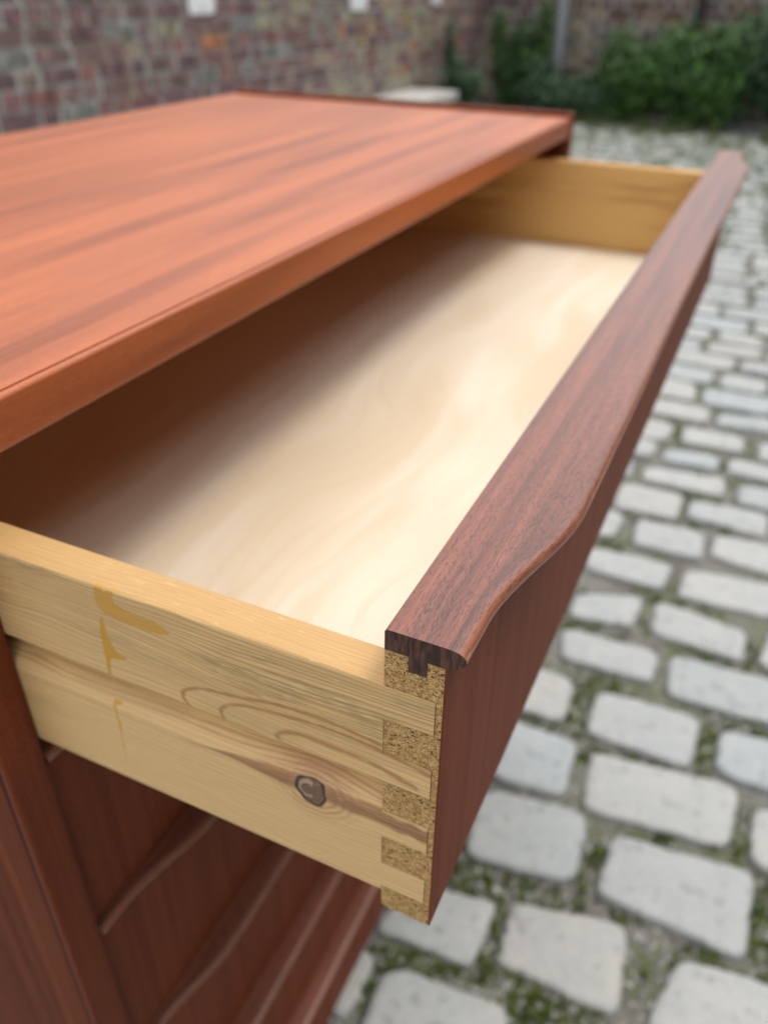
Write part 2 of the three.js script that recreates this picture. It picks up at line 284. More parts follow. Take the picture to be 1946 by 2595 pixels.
// a sett from four corners [x, z] about its own middle
function settGeo(q, ex = 5.5, N = 22) {
  q = q.map(([x, z]) => [x * 1.045, z * 1.065]);
  const pos = [], uv = [], idx = [], wob = Array.from({ length: N }, () => R(-1, 1)), ou = R(0, 1), ov = R(0, 1);
  const tx = R(-0.022, 0.022), tz = R(-0.022, 0.022);
  const bil = (a, b) => { const s = (a + 1) / 2, t = (b + 1) / 2, o = [0, 0]; for (let k = 0; k < 2; k++) o[k] = (q[0][k] * (1 - s) + q[1][k] * s) * t + (q[3][k] * (1 - s) + q[2][k] * s) * (1 - t); return o; };
  const rings = [[0.0, 0.0022], [0.5, 0.0018], [0.86, 0.0004], [0.955, -0.0018], [1.0, -0.0065], [1.025, -0.05]];
  rings.forEach(([r, h], k) => {
    for (let i = 0; i < N; i++) {
      const th = (i + 0.5) / N * Math.PI * 2, c = Math.cos(th), s = Math.sin(th), m = Math.pow(Math.abs(c) ** ex + Math.abs(s) ** ex, -1 / ex);
      const [x, z] = bil(c * m * r, s * m * r), d = Math.hypot(x, z) || 1, w = k < 1 ? 0 : 0.0032 * (wob[i] * 0.6 + wob[(i + 1) % N] * 0.4) * Math.min(1, r + 0.05);
      const X = x + x / d * w, Z = z + z / d * w;
      pos.push(X, h + X * tx + Z * tz + (k && k < 4 ? R(-0.0009, 0.0009) : 0), Z); uv.push((X + ou) / 0.6, (Z + ov) / 0.6);
    }
  });
  for (let k = 0; k + 1 < rings.length; k++) for (let i = 0; i < N; i++) { const a = k * N + i, b = k * N + (i + 1) % N, c = a + N, e = b + N; if (k) idx.push(a, b, c); idx.push(b, e, c); }
  const g = new THREE.BufferGeometry();
  g.setAttribute('position', new THREE.Float32BufferAttribute(pos, 3)); g.setAttribute('uv', new THREE.Float32BufferAttribute(uv, 2)); g.setIndex(idx); g.computeVertexNormals();
  return g;
}
const ROWS = [ // rows read from the photograph: corner lists back-left, back-right, front-right, front-left
  [-0.475, -0.57, [[[-.315, -.562], [-.258, -.564], [-.262, -.475], [-.312, -.480]], [[-.237, -.562], [-.072, -.579], [-.054, -.480], [-.239, -.462]], [[-0.02, -.585], [.12, -.575], [.115, -.485], [-.015, -.48]]]],
  [-0.61, -0.735, [[[-.258, -.692], [-.132, -.714], [-.135, -.61], [-.281, -.603]], [[-.108, -.728], [.050, -.763], [.060, -.634], [-.103, -.632]], [[.131, -.749], [.29, -.766], [.262, -.655], [.1, -.636]]]],
  [-0.785, -0.915, [[[-.217, -.902], [-.046, -.926], [-.037, -.795], [-.205, -.772]], [[.004, -.904], [.21, -.932], [.208, -.783], [.003, -.793]]]],
  [-0.945, -1.075, [[[-.242, -1.066], [-.099, -1.071], [-.093, -.948], [-.215, -.931]], [[-.068, -1.065], [.172, -1.093], [.171, -.964], [-.053, -.94]], [[.204, -1.06], [.36, -1.08], [.36, -.947], [.206, -.949]]]],
  [-1.10, -1.225, [[[-.262, -1.218], [-.145, -1.224], [-.134, -1.107], [-.235, -1.104]], [[-.092, -1.219], [.095, -1.229], [.094, -1.099], [-.088, -1.103]], [[.14, -1.217], [.31, -1.235], [.305, -1.106], [.136, -1.115]]]],
  [-1.27, -1.39, [[[-.197, -1.365], [-.006, -1.374], [-.003, -1.286], [-.179, -1.278]], [[.025, -1.383], [.242, -1.399], [.24, -1.277], [.031, -1.266]]]],
  [-1.42, -1.545, [[[-.2, -1.5], [-.066, -1.549], [-.071, -1.437], [-.201, -1.414]], [[-.036, -1.556], [.153, -1.527], [.152, -1.430], [-.026, -1.440]]]],
  [-1.595, -1.71, [[[-.224, -1.691], [-.028, -1.696], [-.035, -1.597], [-.202, -1.599]], [[.01, -1.703], [.212, -1.723], [.207, -1.604], [.006, -1.594]]]],
  [-1.755, -1.88, [[[-.135, -1.861], [.025, -1.875], [.033, -1.752], [-.128, -1.752]], [[.053, -1.874], [.204, -1.894], [.204, -1.766], [.053, -1.781]]]],
  [-1.915, -2.04, [[[-.208, -2.031], [-.05, -2.042], [-.047, -1.919], [-.205, -1.903]], [[-.022, -2.024], [.165, -2.046], [.166, -1.93], [-.022, -1.939]]]],
  [-2.075, -2.175, [[[-.167, -2.148], [.042, -2.18], [.048, -2.083], [-.158, -2.073]]]],
  [-2.225, -2.31, [[[-.134, -2.287], [.013, -2.311], [.018, -2.23], [-.128, -2.223]]]],
  [-2.36, -2.47, [[[-.104, -2.456], [.071, -2.469], [.075, -2.371], [-.094, -2.357]]]],
  [-2.53, -2.635, [[[-.015, -2.613], [.151, -2.638], [.152, -2.541], [-.014, -2.523]]]],
];
const settSpots = [];
{
  const addRow = (z0, z1, given) => {
    for (const q of given) { let cx = 0, cz = 0; for (const p of q) { cx += p[0] / 4; cz += p[1] / 4; } settSpots.push({ x: cx, z: cz, q: q.map((p) => [p[0] - cx, p[1] - cz]), given: true, w: 0.18, d: 0.12 }); }
    const put = (x0, x1) => { const d = z0 - z1 + R(-0.012, 0.012); settSpots.push({ x: (x0 + x1) / 2, z: (z0 + z1) / 2 + R(-0.008, 0.008), w: x1 - x0, d, r: R(-0.035, 0.035) }); };
    let hi = given.length ? Math.max(...given.flat().map((p) => p[0])) + R(0.025, 0.045) : R(-0.1, 0.1), lo = given.length ? Math.min(...given.flat().map((p) => p[0])) - R(0.025, 0.045) : hi - R(0.025, 0.045);
    while (hi < 3.4) { const w = R(0.145, 0.225); put(hi, hi + w); hi += w + R(0.022, 0.042); }
    while (lo > -3.2) { const w = R(0.145, 0.225); put(lo - w, lo); lo -= w + R(0.022, 0.042); }
  };
  for (const [a, b, g] of ROWS) addRow(a, b, g);
  for (let z = -2.675; z > -9.5;) { const d = R(0.095, 0.125); addRow(z, z - d, []); z -= d + R(0.034, 0.048); }
  for (let z = -0.435; z < 2.2;) { const d = R(0.10, 0.125); addRow(z + d, z, []); z += d + R(0.034, 0.046); }
}
const pj = new THREE.Vector3();
const inFrame = (x, y, z, m = 1.06) => { pj.set(x, y, z).applyMatrix4(camera.matrixWorldInverse); if (pj.z > -0.05) return false; pj.applyMatrix4(camera.projectionMatrix); return Math.abs(pj.x) < m && Math.abs(pj.y) < m; };
camera.matrixWorldInverse.copy(camera.matrixWorld).invert();
const behindChest = (x, z) => x < -0.30 - 0.155 * Math.max(0, -z - 0.6) && z > -5.2;                   // hidden from the lens by the chest
const variants = Array.from({ length: 14 }, () => settGeo([[-0.5, -0.5], [0.5, -0.5], [0.5, 0.5], [-0.5, 0.5]].map(([a, b]) => [a * 0.185 + R(-0.008, 0.008), b * 0.112 + R(-0.006, 0.006)]), R(6, 11), 24));
{
  const seen = settSpots.filter((s) => s.given || (inFrame(s.x, 0, s.z) && !behindChest(s.x, s.z))).sort((a, b) => Math.hypot(a.x, a.z) - Math.hypot(b.x, b.z));
  const singles = new Set(seen.slice(0, 300));
  let n = 0; const rest = [];
  for (const s of settSpots) {
    const v = variants[Math.floor(rnd() * 14)], mat = GR[Math.floor(rnd() * 6)], y = R(-0.003, 0.003), flip = rnd() < 0.5 ? Math.PI : 0;
    if (singles.has(s)) {
      const o = mesh(n ? `sett_${String(n).padStart(3, '0')}` : 'sett', s.given ? settGeo(s.q, R(6, 11), 44) : v, mat, ground); n++;
      o.position.set(s.x, 0.015 + y, s.z);
      if (!s.given) { o.scale.set(s.w / 0.185, 1, s.d / 0.112); o.rotation.y = s.r + flip; }
    } else if (!s.given) rest.push([s, y, flip]);
  }
  const im = new THREE.InstancedMesh(variants[3], std({ map: graniteMaps.map, bumpMap: graniteMaps.bump, bumpScale: 0.0012, color: rgb(1, 1, 1), roughness: 0.7 }), rest.length), d = new THREE.Object3D();
  rest.forEach(([s, y, flip], i) => { d.position.set(s.x, 0.015 + y, s.z); d.scale.set(s.w / 0.185, 1, s.d / 0.112); d.rotation.y = s.r + flip; d.updateMatrix(); im.setMatrixAt(i, d.matrix); im.setColorAt(i, GR[i % 6].color); });
  im.name = 'far_setts'; im.castShadow = im.receiveShadow = true; tag(im, null, null, null, 'stuff'); ground.add(im);
}
{ // moss cushions and grit in the joints
  const cellsOf = new Map(); for (const s of settSpots) { const k = Math.floor(s.x / 0.3) + ',' + Math.floor(s.z / 0.3); for (let a = -1; a <= 1; a++) for (let b = -1; b <= 1; b++) { const kk = (Math.floor(s.x / 0.3) + a) + ',' + (Math.floor(s.z / 0.3) + b); (cellsOf.get(kk) ?? cellsOf.set(kk, []).get(kk)).push(s); } }
  const free = (x, z, m) => { for (const s of cellsOf.get(Math.floor(x / 0.3) + ',' + Math.floor(z / 0.3)) ?? []) { if (s.given ? inside(s.q.map(([a, b]) => [a * 1.03, b * 1.05]), x - s.x, z - s.z) : Math.abs(x - s.x) < s.w / 2 + m && Math.abs(z - s.z) < s.d / 2 + m) return false; } return true; };
  const spots = (n, m, patch) => { const out = []; for (let k = 0; k < n * 60 && out.length < n; k++) { const f = rnd(), z = -0.4 - 6.6 * f * f, wd = 0.55 + 0.32 * -z, x = R(-0.45 - 0.12 * -z, wd); if (free(x, z, m) && patch(x, z)) out.push([x, z]); } return out; };
  const moss = spots(8000, 0.0, (x, z) => fbm(x * 9 + 30, z * 9 + 90, 3) > 0.52), grit = spots(9000, -0.002, (x, z) => fbm(x * 5 + 7, z * 5 + 3, 3) > 0.40 && z > -3.2);
  const blade = []; for (let k = 0; k < 9; k++) { const a = R(0, 6.28), l = R(0.5, 1), w = 0.22, ox = R(-0.5, 0.5), oz = R(-0.5, 0.5), lx = Math.cos(a) * 0.6, lz = Math.sin(a) * 0.6; blade.push(ox - lz * w, 0, oz + lx * w, ox + lz * w, 0, oz - lx * w, ox + lx * l, l, oz + lz * l); }
  const mg = new THREE.BufferGeometry(); mg.setAttribute('position', new THREE.Float32BufferAttribute(blade, 3)); mg.computeVertexNormals();
  const d = new THREE.Object3D();
  const mi = new THREE.InstancedMesh(mg, std({ color: rgb(1, 1, 1), roughness: 0.85, side: THREE.DoubleSide }), moss.length);
  moss.forEach(([x, z], i) => { const s = R(0.006, 0.016); d.position.set(x, -0.016, z); d.scale.set(s, s * R(0.9, 1.5), s); d.rotation.set(0, R(0, 6.28), 0); d.updateMatrix(); mi.setMatrixAt(i, d.matrix); const t = rnd(); mi.setColorAt(i, rgb(mix(0.060, 0.165, t), mix(0.110, 0.205, t), mix(0.014, 0.030, t))); });
  mi.name = 'joint_moss'; tag(mi, 'green moss growing in the joints between the setts', 'moss', null, 'stuff'); mi.castShadow = mi.receiveShadow = true; scene.add(mi);
  const gi = new THREE.InstancedMesh(new THREE.IcosahedronGeometry(1, 0), std({ color: rgb(1, 1, 1), roughness: 0.16 }), grit.length);
  grit.forEach(([x, z], i) => { const s = R(0.0012, 0.0042) * (rnd() < 0.06 ? 1.7 : 1); d.position.set(x, -0.0145, z); d.scale.set(s * R(0.7, 1.4), s, s * R(0.7, 1.4)); d.rotation.set(R(0, 3), R(0, 3), 0); d.updateMatrix(); gi.setMatrixAt(i, d.matrix); const t = R(0.16, 0.50); gi.setColorAt(i, rgb(t, t * 0.98, t * 0.93)); });
  gi.name = 'joint_grit'; tag(gi, 'loose grit lying in the joints between the setts', 'grit', null, 'stuff'); gi.castShadow = gi.receiveShadow = true; scene.add(gi);
}

// ------------------------------------------------------------------ brick walls
const brickMaps = makeMaps(512, 512, (u, v) => {            // 0.5 m, multiplies the brick colour
  const x = u * 250, y = v * 250, a = fbm(x * 0.09, y * 0.09, 4), s = vn(x * 0.9, y * 0.9);
  let k = 0.62 + 0.55 * (a - 0.5) + 0.14 * (s - 0.5), c = [k, k, k];
  const lime = sstep(0.48, 0.64, fbm(x * 0.035 + 31, y * 0.06 + 8, 4)) * sstep(0.3, 0.5, vn(x * 0.4, y * 0.4)); c = mix3(c, [1.25, 1.5, 1.6], 0.62 * lime);
  const soot = sstep(0.60, 0.72, fbm(x * 0.03 + 90, y * 0.03 + 60, 3)); c = mix3(c, [0.22, 0.24, 0.25], 0.6 * soot);
  return [...c, 0.4 + 0.5 * a - 0.2 * soot];
});
const mortarMaps = makeMaps(512, 512, (u, v) => {           // 1 m
  const x = u * 300, y = v * 300, a = fbm(x * 0.05, y * 0.05, 4), s = vn(x * 0.8, y * 0.8), oc = sstep(0.54, 0.66, fbm(x * 0.02 + 60, y * 0.02 + 20, 3));
  let c = mix3([0.30, 0.295, 0.275], [0.50, 0.495, 0.47], clamp(a + 0.25 * (s - 0.5))); c = mix3(c, [0.38, 0.29, 0.16], 0.6 * oc);
  return [...c, 0.4 * a + 0.4 * s];
});
M.mortar = std({ map: mortarMaps.map, bumpMap: mortarMaps.bump, bumpScale: 0.006, roughness: 0.95 });
const BR = [[0.175, 0.080, 0.080], [0.150, 0.078, 0.082], [0.200, 0.085, 0.075], [0.165, 0.098, 0.092], [0.130, 0.072, 0.076], [0.240, 0.175, 0.130], [0.255, 0.210, 0.145], [0.165, 0.150, 0.138], [0.330, 0.120, 0.060], [0.220, 0.150, 0.125], [0.130, 0.062, 0.045], [0.270, 0.180, 0.100]]
  .map((c) => std({ map: brickMaps.map, bumpMap: brickMaps.bump, bumpScale: 0.006, color: rgb(c[0] * 1.6, c[1] * 1.72, c[2] * 1.72), roughness: 0.88 }));
function brickGeo(L) { // a worn face: chamfered, uneven outline; face towards +z, width along x
  const h = 0.072, g = new THREE.BoxGeometry(L, h, 0.06, 3, 2, 1), p = g.attributes.position, n = new Map(), ou = R(0, 1), ov = R(0, 1);
  for (let i = 0; i < p.count; i++) {
    const k = p.getX(i).toFixed(4) + p.getY(i).toFixed(4) + p.getZ(i).toFixed(4); if (!n.has(k)) n.set(k, [R(-1, 1), R(-1, 1), R(-1, 1)]); const w = n.get(k), f = p.getZ(i) > 0;
    p.setXYZ(i, p.getX(i) * (f ? 1 - 0.006 / L * 2 : 1) + w[0] * 0.003, p.getY(i) * (f ? 0.90 : 1) + w[1] * 0.0028, p.getZ(i) + (f ? w[2] * 0.0022 : 0));
  }
  g.computeVertexNormals();
  const q = boxUV(g, 'x', [ou, ov], [0.5, 0.5]); return creased(q, 0.7);
}
const stretch = Array.from({ length: 5 }, () => brickGeo(0.238)), header = Array.from({ length: 5 }, () => brickGeo(0.114));
function brickWall(name, label, pos, turn, len, height, phase, pick, cap, frameTest) {
  const g = thing(name, label, 'wall', pos); g.rotation.y = turn; g.updateMatrixWorld(true);
  const core = new THREE.BoxGeometry(len, height, 0.36); core.translate(len / 2, height / 2, -0.18 - 0.007);
  mesh('mortar', boxUV(core, 'x', [0, 0], [1, 1]), M.mortar, g);
  const list = [], P = 0.084, w = new THREE.Vector3();
  for (let c = 0; c * P + phase < height - 0.04; c++) {
    const y = phase + c * P + 0.042; if (y - 0.036 < 0.002) continue;
    let x = (c % 2 ? 0 : -0.06) - (c % 4 === 2 ? 0.126 : 0);
    while (x < len) {
      const st = c % 2 === 0 ? rnd() < 0.62 : rnd() < 0.22, L = st ? 0.238 : 0.114, x1 = x + L;
      if (x > 0.0 && x1 < len) { const cx = x + L / 2; w.set(cx, y, 0).applyMatrix4(g.matrixWorld); list.push({ st, cx, y, wx: w.x, wy: w.y, wz: w.z, seen: frameTest(w) }); }
      x = x1 + R(0.014, 0.024);
    }
  }
  const vis = new Set(list.filter((b) => b.seen).sort((a, b) => Math.hypot(a.wx, a.wz) - Math.hypot(b.wx, b.wz)).slice(0, cap));
  let n = 0; const rest = [[], []];
  for (const b of list) {
    const gi = Math.floor(rnd() * 5), dz = -0.030 + R(-0.002, 0.004), m = pick(b), ro = R(-0.010, 0.010);
    if (vis.has(b)) { const o = mesh(n ? `brick_${String(n).padStart(3, '0')}` : 'brick', (b.st ? stretch : header)[gi], BR[m], g); n++; o.position.set(b.cx, b.y, dz); o.rotation.z = ro; }
    else rest[b.st ? 0 : 1].push([b, dz, m]);
  }
  rest.forEach((r, k) => {
    if (!r.length) return;
    const im = new THREE.InstancedMesh((k ? header : stretch)[1], std({ map: brickMaps.map, bumpMap: brickMaps.bump, bumpScale: 0.006, color: rgb(1, 1, 1), roughness: 0.88 }), r.length), d = new THREE.Object3D();
    r.forEach(([b, dz, m], i) => { d.position.set(b.cx, b.y, dz); d.updateMatrix(); im.setMatrixAt(i, d.matrix); im.setColorAt(i, BR[m].color); });
    im.name = k ? 'upper_headers' : 'upper_stretchers'; tag(im, null, null, null, 'stuff'); im.castShadow = im.receiveShadow = true; g.add(im);
  });
  return g;
}
const wpick = (t) => { let a = rnd(); for (const [p, i] of t) { if (a < p) return i; a -= p; } return t[0][1]; };
// long wall behind the chest: face at x = -3.30, running away from the lens
brickWall('brick_wall', 'long weathered purple and ochre brick wall behind the chest carrying white plates', [-3.30, 0, 1.5], Math.PI / 2, 11.1, 2.15, 0.031,
  (b) => { const far = sstep(-4.2, -6.5, b.wz), oc = rnd() < 0.06 + 0.5 * far * sstep(0.45, 0.6, fbm(b.wz * 1.3 + 9, b.wy * 2.2, 2));
    return oc ? wpick([[0.35, 6], [0.3, 5], [0.2, 11], [0.15, 9]]) : wpick([[0.22, 0], [0.24, 1], [0.08, 2], [0.18, 3], [0.13, 4], [0.10, 7], [0.015, 8], [0.035, 9]]); },
  300, (w) => inFrame(w.x, w.y, w.z) && w.z < -2.4 && w.y > CAM_Y + 0.055 * w.z - 0.42);
// wall across the end of the yard: face at z = -9.6
brickWall('brick_wall', 'dark brown and ochre brick wall across the yard end behind the shrubs', [-3.66, 0, -9.60], 0, 8.0, 2.15, 0.010,
  (b) => { const right = sstep(-1.6, 0.2, b.wx), hi = sstep(0.95, 1.08, b.wy), band = Math.abs(b.wy - 0.945) < 0.05;
    if (band) return wpick([[0.6, 10], [0.4, 4]]);
    return rnd() < 0.25 + 0.6 * right * hi ? wpick([[0.45, 6], [0.4, 11], [0.15, 5]]) : wpick([[0.4, 10], [0.2, 4], [0.2, 9], [0.2, 7]]); },
  220, (w) => inFrame(w.x, w.y, w.z) && w.y > 0.25);

// the building across the yard, outside the frame: it shades the chest's front
brickWall('brick_building', 'brick building front facing the chest from across the yard', [4.6, 0, -11.0], -Math.PI / 2, 18.0, 6.0, 0.020, () => wpick([[0.4, 1], [0.3, 4], [0.3, 10]]), 0, () => false);

// white plates screwed to the long wall
{
  const plateMat = phys({ color: rgb(0.80, 0.82, 0.84), roughness: 0.30 }), bolt = std({ color: rgb(0.35, 0.35, 0.36), metalness: 0.8, roughness: 0.4 });
  const rows = [[-4.565, 0.245, -0.176, 'white plate on the brick wall, the one farthest from the corner'], [-6.585, 0.27, -0.196, 'white plate on the brick wall, the middle one of three'], [-8.16, 0.22, -0.178, 'white plate on the brick wall, the one closest to the corner']];
  for (const [z, w, yb, label] of rows) {
    const h = 0.36, t = thing('wall_plate', label, 'plate', [-3.297, CAM_Y + yb + h / 2, z], 'white plates along the brick wall');
    const s = new THREE.Shape(), r = 0.028, a = w / 2, b = h / 2;
    s.moveTo(-a + r, -b); s.lineTo(a - r, -b); s.quadraticCurveTo(a, -b, a, -b + r); s.lineTo(a, b - r); s.quadraticCurveTo(a, b, a - r, b); s.lineTo(-a + r, b); s.quadraticCurveTo(-a, b, -a, b - r); s.lineTo(-a, -b + r); s.quadraticCurveTo(-a, -b, -a + r, -b);
    const g = new THREE.ExtrudeGeometry(s, { depth: 0.006, bevelEnabled: true, bevelSize: 0.002, bevelThickness: 0.002, bevelSegments: 2, curveSegments: 5 });
    g.rotateY(Math.PI / 2); g.translate(0.004, 0, 0); mesh('panel', g, plateMat, t);
    for (const k of [-1, 1]) { const c = new THREE.CylinderGeometry(0.008, 0.009, 0.006, 10); c.rotateZ(Math.PI / 2); c.translate(0.015, k * (b - 0.03), 0); mesh('screw', c, bolt, t); }
  }
}
// concrete ledge at the foot of the long wall
{
  const cm = makeMaps(256, 256, (u, v) => { const a = fbm(u * 9, v * 9, 4), s = vn(u * 120, v * 120), k = 0.46 + 0.26 * (a - 0.5) + 0.06 * (s - 0.5); return [k, k * 0.985, k * 0.92, a]; });
  const conc = std({ map: cm.map, bumpMap: cm.bump, bumpScale: 0.004, roughness: 0.9 });
  const t = thing('concrete_ledge', 'pale concrete slab ledge on a dark brick base along the wall foot', 'ledge', [-3.08, 0, -6.3]);
  const cap = new RoundedBoxGeometry(0.46, 0.07, 2.80, 2, 0.012); cap.translate(0, 0.292, 0); mesh('slab', boxUV(cap, 'z', [0, 0], [1, 1]), conc, t);
  const base = new THREE.BoxGeometry(0.36, 0.255, 2.66); base.translate(-0.03, 0.1285, 0); mesh('base', boxUV(base, 'z', [0, 0], [0.5, 0.5]), BR[10], t);
}
// pipes on the end wall
{
  const zinc = std({ color: rgb(0.42, 0.45, 0.50), metalness: 0.35, roughness: 0.5 }), dark = std({ color: rgb(0.030, 0.028, 0.028), roughness: 0.6 });
  const pipe = (name, label, x, z, r, mat) => {
    const t = thing(name, label, 'pipe', [x, 0, z]);
    const c = new THREE.CylinderGeometry(r, r, 2.0, 20); c.translate(0, 1.01, 0); mesh('tube', c, mat, t);
    for (const y of [0.55, 1.75]) { const k = new THREE.CylinderGeometry(r * 1.10, r * 1.10, 0.04, 20); k.translate(0, y, 0); mesh('clamp', k, mat, t); const a = new THREE.BoxGeometry(0.02, 0.03, 0.09); a.translate(0, y, -r - 0.03); mesh('bracket', a, mat, t); }
    const s = new THREE.CylinderGeometry(r * 1.12, r * 1.12, 0.09, 20); s.translate(0, 1.0, 0); mesh('socket', s, mat, t);
  };
  pipe('downpipe', 'pale grey zinc downpipe standing in weeds against the end wall', -2.45, -9.49, 0.052, zinc);
  pipe('cable_conduit', 'thin black conduit rising behind the tall shrub', -1.13, -9.52, 0.042, dark);
}

// ------------------------------------------------------------------ shrubs and weeds
const leafMat = phys({ vertexColors: true, color: rgb(1, 1, 1), roughness: 0.6, transmission: 0.3, thickness: 0, side: THREE.DoubleSide });
const barkMat = std({ color: rgb(0.10, 0.075, 0.045), roughness: 0.9 });
function leaves(blobs, count, size, lo, hi) {
  const pos = [], col = [], up = new THREE.Vector3(), a = new THREE.Vector3(), b = new THREE.Vector3(), vol = blobs.map((s) => s[3] * s[4] * s[5]), sum = vol.reduce((p, q) => p + q);
  for (let k = 0; k < count; k++) {
    let t = rnd() * sum, i = 0; while (t > vol[i] && i < blobs.length - 1) t -= vol[i++];
    const [cx, cy, cz, rx, ry, rz] = blobs[i], th = R(0, 6.283), c = R(-1, 1), s = Math.sqrt(1 - c * c), r = Math.pow(rnd(), 0.42) * (0.86 + 0.34 * vn(th * 2.2 + i * 9, c * 3 + 5));
    const x = cx + rx * r * s * Math.cos(th), y = cy + ry * r * c, z = cz + rz * r * s * Math.sin(th); if (y < 0.01) continue;
    up.set(s * Math.cos(th) + R(-0.8, 0.8), c + 0.6 + R(-0.6, 0.6), s * Math.sin(th) + R(-0.8, 0.8)).normalize();
    a.set(R(-1, 1), R(-0.9, 0.5), R(-1, 1)).cross(up).normalize(); b.crossVectors(up, a);
    const l = size * R(0.6, 1.3), w = l * R(0.30, 0.42), t2 = rnd(), q = rnd() < 0.12 ? 1.5 : 1, C = [mix(lo[0], hi[0], t2) * q, mix(lo[1], hi[1], t2) * q, mix(lo[2], hi[2], t2) * q];
    const P = (u, v, h) => pos.push(x + a.x * u + b.x * v + up.x * h, Math.max(0.004, y + a.y * u + b.y * v + up.y * h), z + a.z * u + b.z * v + up.z * h);
    P(-l, 0, 0); P(0, w, l * 0.12); P(l, 0, -l * 0.15); P(-l, 0, 0); P(l, 0, -l * 0.15); P(0, -w, l * 0.12);
    for (let j = 0; j < 6; j++) col.push(...C);
  }
  const g = new THREE.BufferGeometry(); g.setAttribute('position', new THREE.Float32BufferAttribute(pos, 3)); g.setAttribute('color', new THREE.Float32BufferAttribute(col, 3)); g.computeVertexNormals(); return g;
}
function shrub(name, label, pos, blobs, count, size, lo, hi, stems = 6) {
  const t = thing(name, label, 'shrub', pos, 'shrubs along the end wall');
  mesh('foliage', leaves(blobs, count, size, lo, hi), leafMat, t);
  for (let k = 0; k < stems; k++) {
    const b = blobs[k % blobs.length], c = new THREE.CatmullRomCurve3([new THREE.Vector3(b[0] * 0.4 + R(-0.05, 0.05), 0, b[2] * 0.4 + R(-0.05, 0.05)), new THREE.Vector3(b[0] * 0.8, b[1] * 0.5, b[2] * 0.8), new THREE.Vector3(b[0] + R(-0.1, 0.1), b[1] + b[4] * 0.6, b[2] + R(-0.1, 0.1))]);
    mesh('stem', new THREE.TubeGeometry(c, 6, R(0.007, 0.014), 5), barkMat, t);
  }
  return t;
}
const G1 = [0.022, 0.075, 0.012], G2 = [0.080, 0.215, 0.022], G3 = [0.018, 0.060, 0.022], G4 = [0.045, 0.130, 0.040];
shrub('leafy_shrub', 'tall dense dark green shrub reaching highest against the end wall', [0.05, 0, -9.05], [[0.1, 0.55, 0.1, 0.72, 0.58, 0.42], [0.35, 0.95, 0.05, 0.55, 0.36, 0.36], [-0.42, 0.62, 0, 0.42, 0.45, 0.36], [0.75, 0.6, 0, 0.5, 0.55, 0.4]], 5200, 0.050, G3, G4, 9);
shrub('leafy_shrub', 'bright mid green rounded shrub in front of the black conduit', [-0.92, 0, -9.02], [[0, 0.40, 0, 0.50, 0.44, 0.38], [-0.25, 0.62, 0.02, 0.34, 0.26, 0.3], [0.28, 0.66, 0, 0.36, 0.28, 0.3]], 4200, 0.045, G1, G2, 7);
shrub('leafy_shrub', 'loose green shrub between the zinc downpipe and the rounded shrub', [-1.62, 0, -9.08], [[0, 0.34, 0, 0.36, 0.36, 0.34], [-0.1, 0.62, 0, 0.2, 0.2, 0.2], [0.22, 0.42, 0.05, 0.3, 0.3, 0.28]], 2800, 0.045, G1, G2, 6);
shrub('low_shrub', 'low dark green ground shrub round the downpipe foot', [-2.20, 0, -9.02], [[0, 0.20, 0, 0.42, 0.22, 0.32], [-0.3, 0.30, -0.1, 0.26, 0.24, 0.24], [0.3, 0.22, 0.08, 0.28, 0.2, 0.25]], 3000, 0.040, G3, G4, 5);
shrub('tall_weed', 'upright nettle-like weed in the corner between both walls', [-2.86, 0, -9.20], [[0, 0.35, 0, 0.16, 0.36, 0.16], [0.12, 0.6, 0, 0.12, 0.25, 0.12], [-0.12, 0.7, 0.05, 0.09, 0.26, 0.09]], 1300, 0.042, G3, G2, 4);
shrub('tall_weed', 'upright dark weed growing behind the concrete ledge end', [-3.02, 0, -8.05], [[0, 0.30, 0, 0.15, 0.30, 0.18], [-0.06, 0.62, 0, 0.07, 0.32, 0.08], [0.14, 0.36, 0.03, 0.16, 0.14, 0.15]], 1100, 0.040, G3, G4, 4);
shrub('tall_weed', 'slender green weed climbing beside the zinc downpipe', [-2.58, 0, -9.28], [[0, 0.45, 0, 0.13, 0.45, 0.12], [0.02, 0.85, 0, 0.09, 0.16, 0.09]], 700, 0.040, G1, G2, 3);
{ // grass and yellowing stalks along the foot of the shrubs and in the far joints
  const pos = [], col = [];
  const tuft = (x, z, n, h) => { for (let k = 0; k < n; k++) { const a = R(0, 6.28), l = h * R(0.5, 1.15), bx_ = x + R(-0.05, 0.05), bz = z + R(-0.05, 0.05), lean = R(0.1, 0.5), w = 0.0035, px = Math.cos(a), pz = Math.sin(a); const t = rnd(), C = rnd() < 0.2 ? [0.26, 0.22, 0.09] : [mix(0.05, 0.14, t), mix(0.11, 0.20, t), 0.03];
    pos.push(bx_ - pz * w, -0.014, bz + px * w, bx_ + pz * w, -0.014, bz - px * w, bx_ + px * l * lean, -0.014 + l, bz + pz * l * lean); for (let j = 0; j < 3; j++) col.push(...C); } };
  for (let k = 0; k < 130; k++) tuft(R(-2.9, 1.4), R(-8.75, -8.35), 12, R(0.06, 0.22));
  for (let k = 0; k < 2200; k++) { const z = -3.2 - 5.6 * Math.sqrt(rnd()); tuft(R(-2.4, 1.6), z, 9, R(0.03, 0.09)); }
  const g = new THREE.BufferGeometry(); g.setAttribute('position', new THREE.Float32BufferAttribute(pos, 3)); g.setAttribute('color', new THREE.Float32BufferAttribute(col, 3)); g.computeVertexNormals();
  tag(mesh('weed_grass', g, leafMat), 'thin grass and yellowing stalks sprouting between far setts', 'grass', null, 'stuff');
}

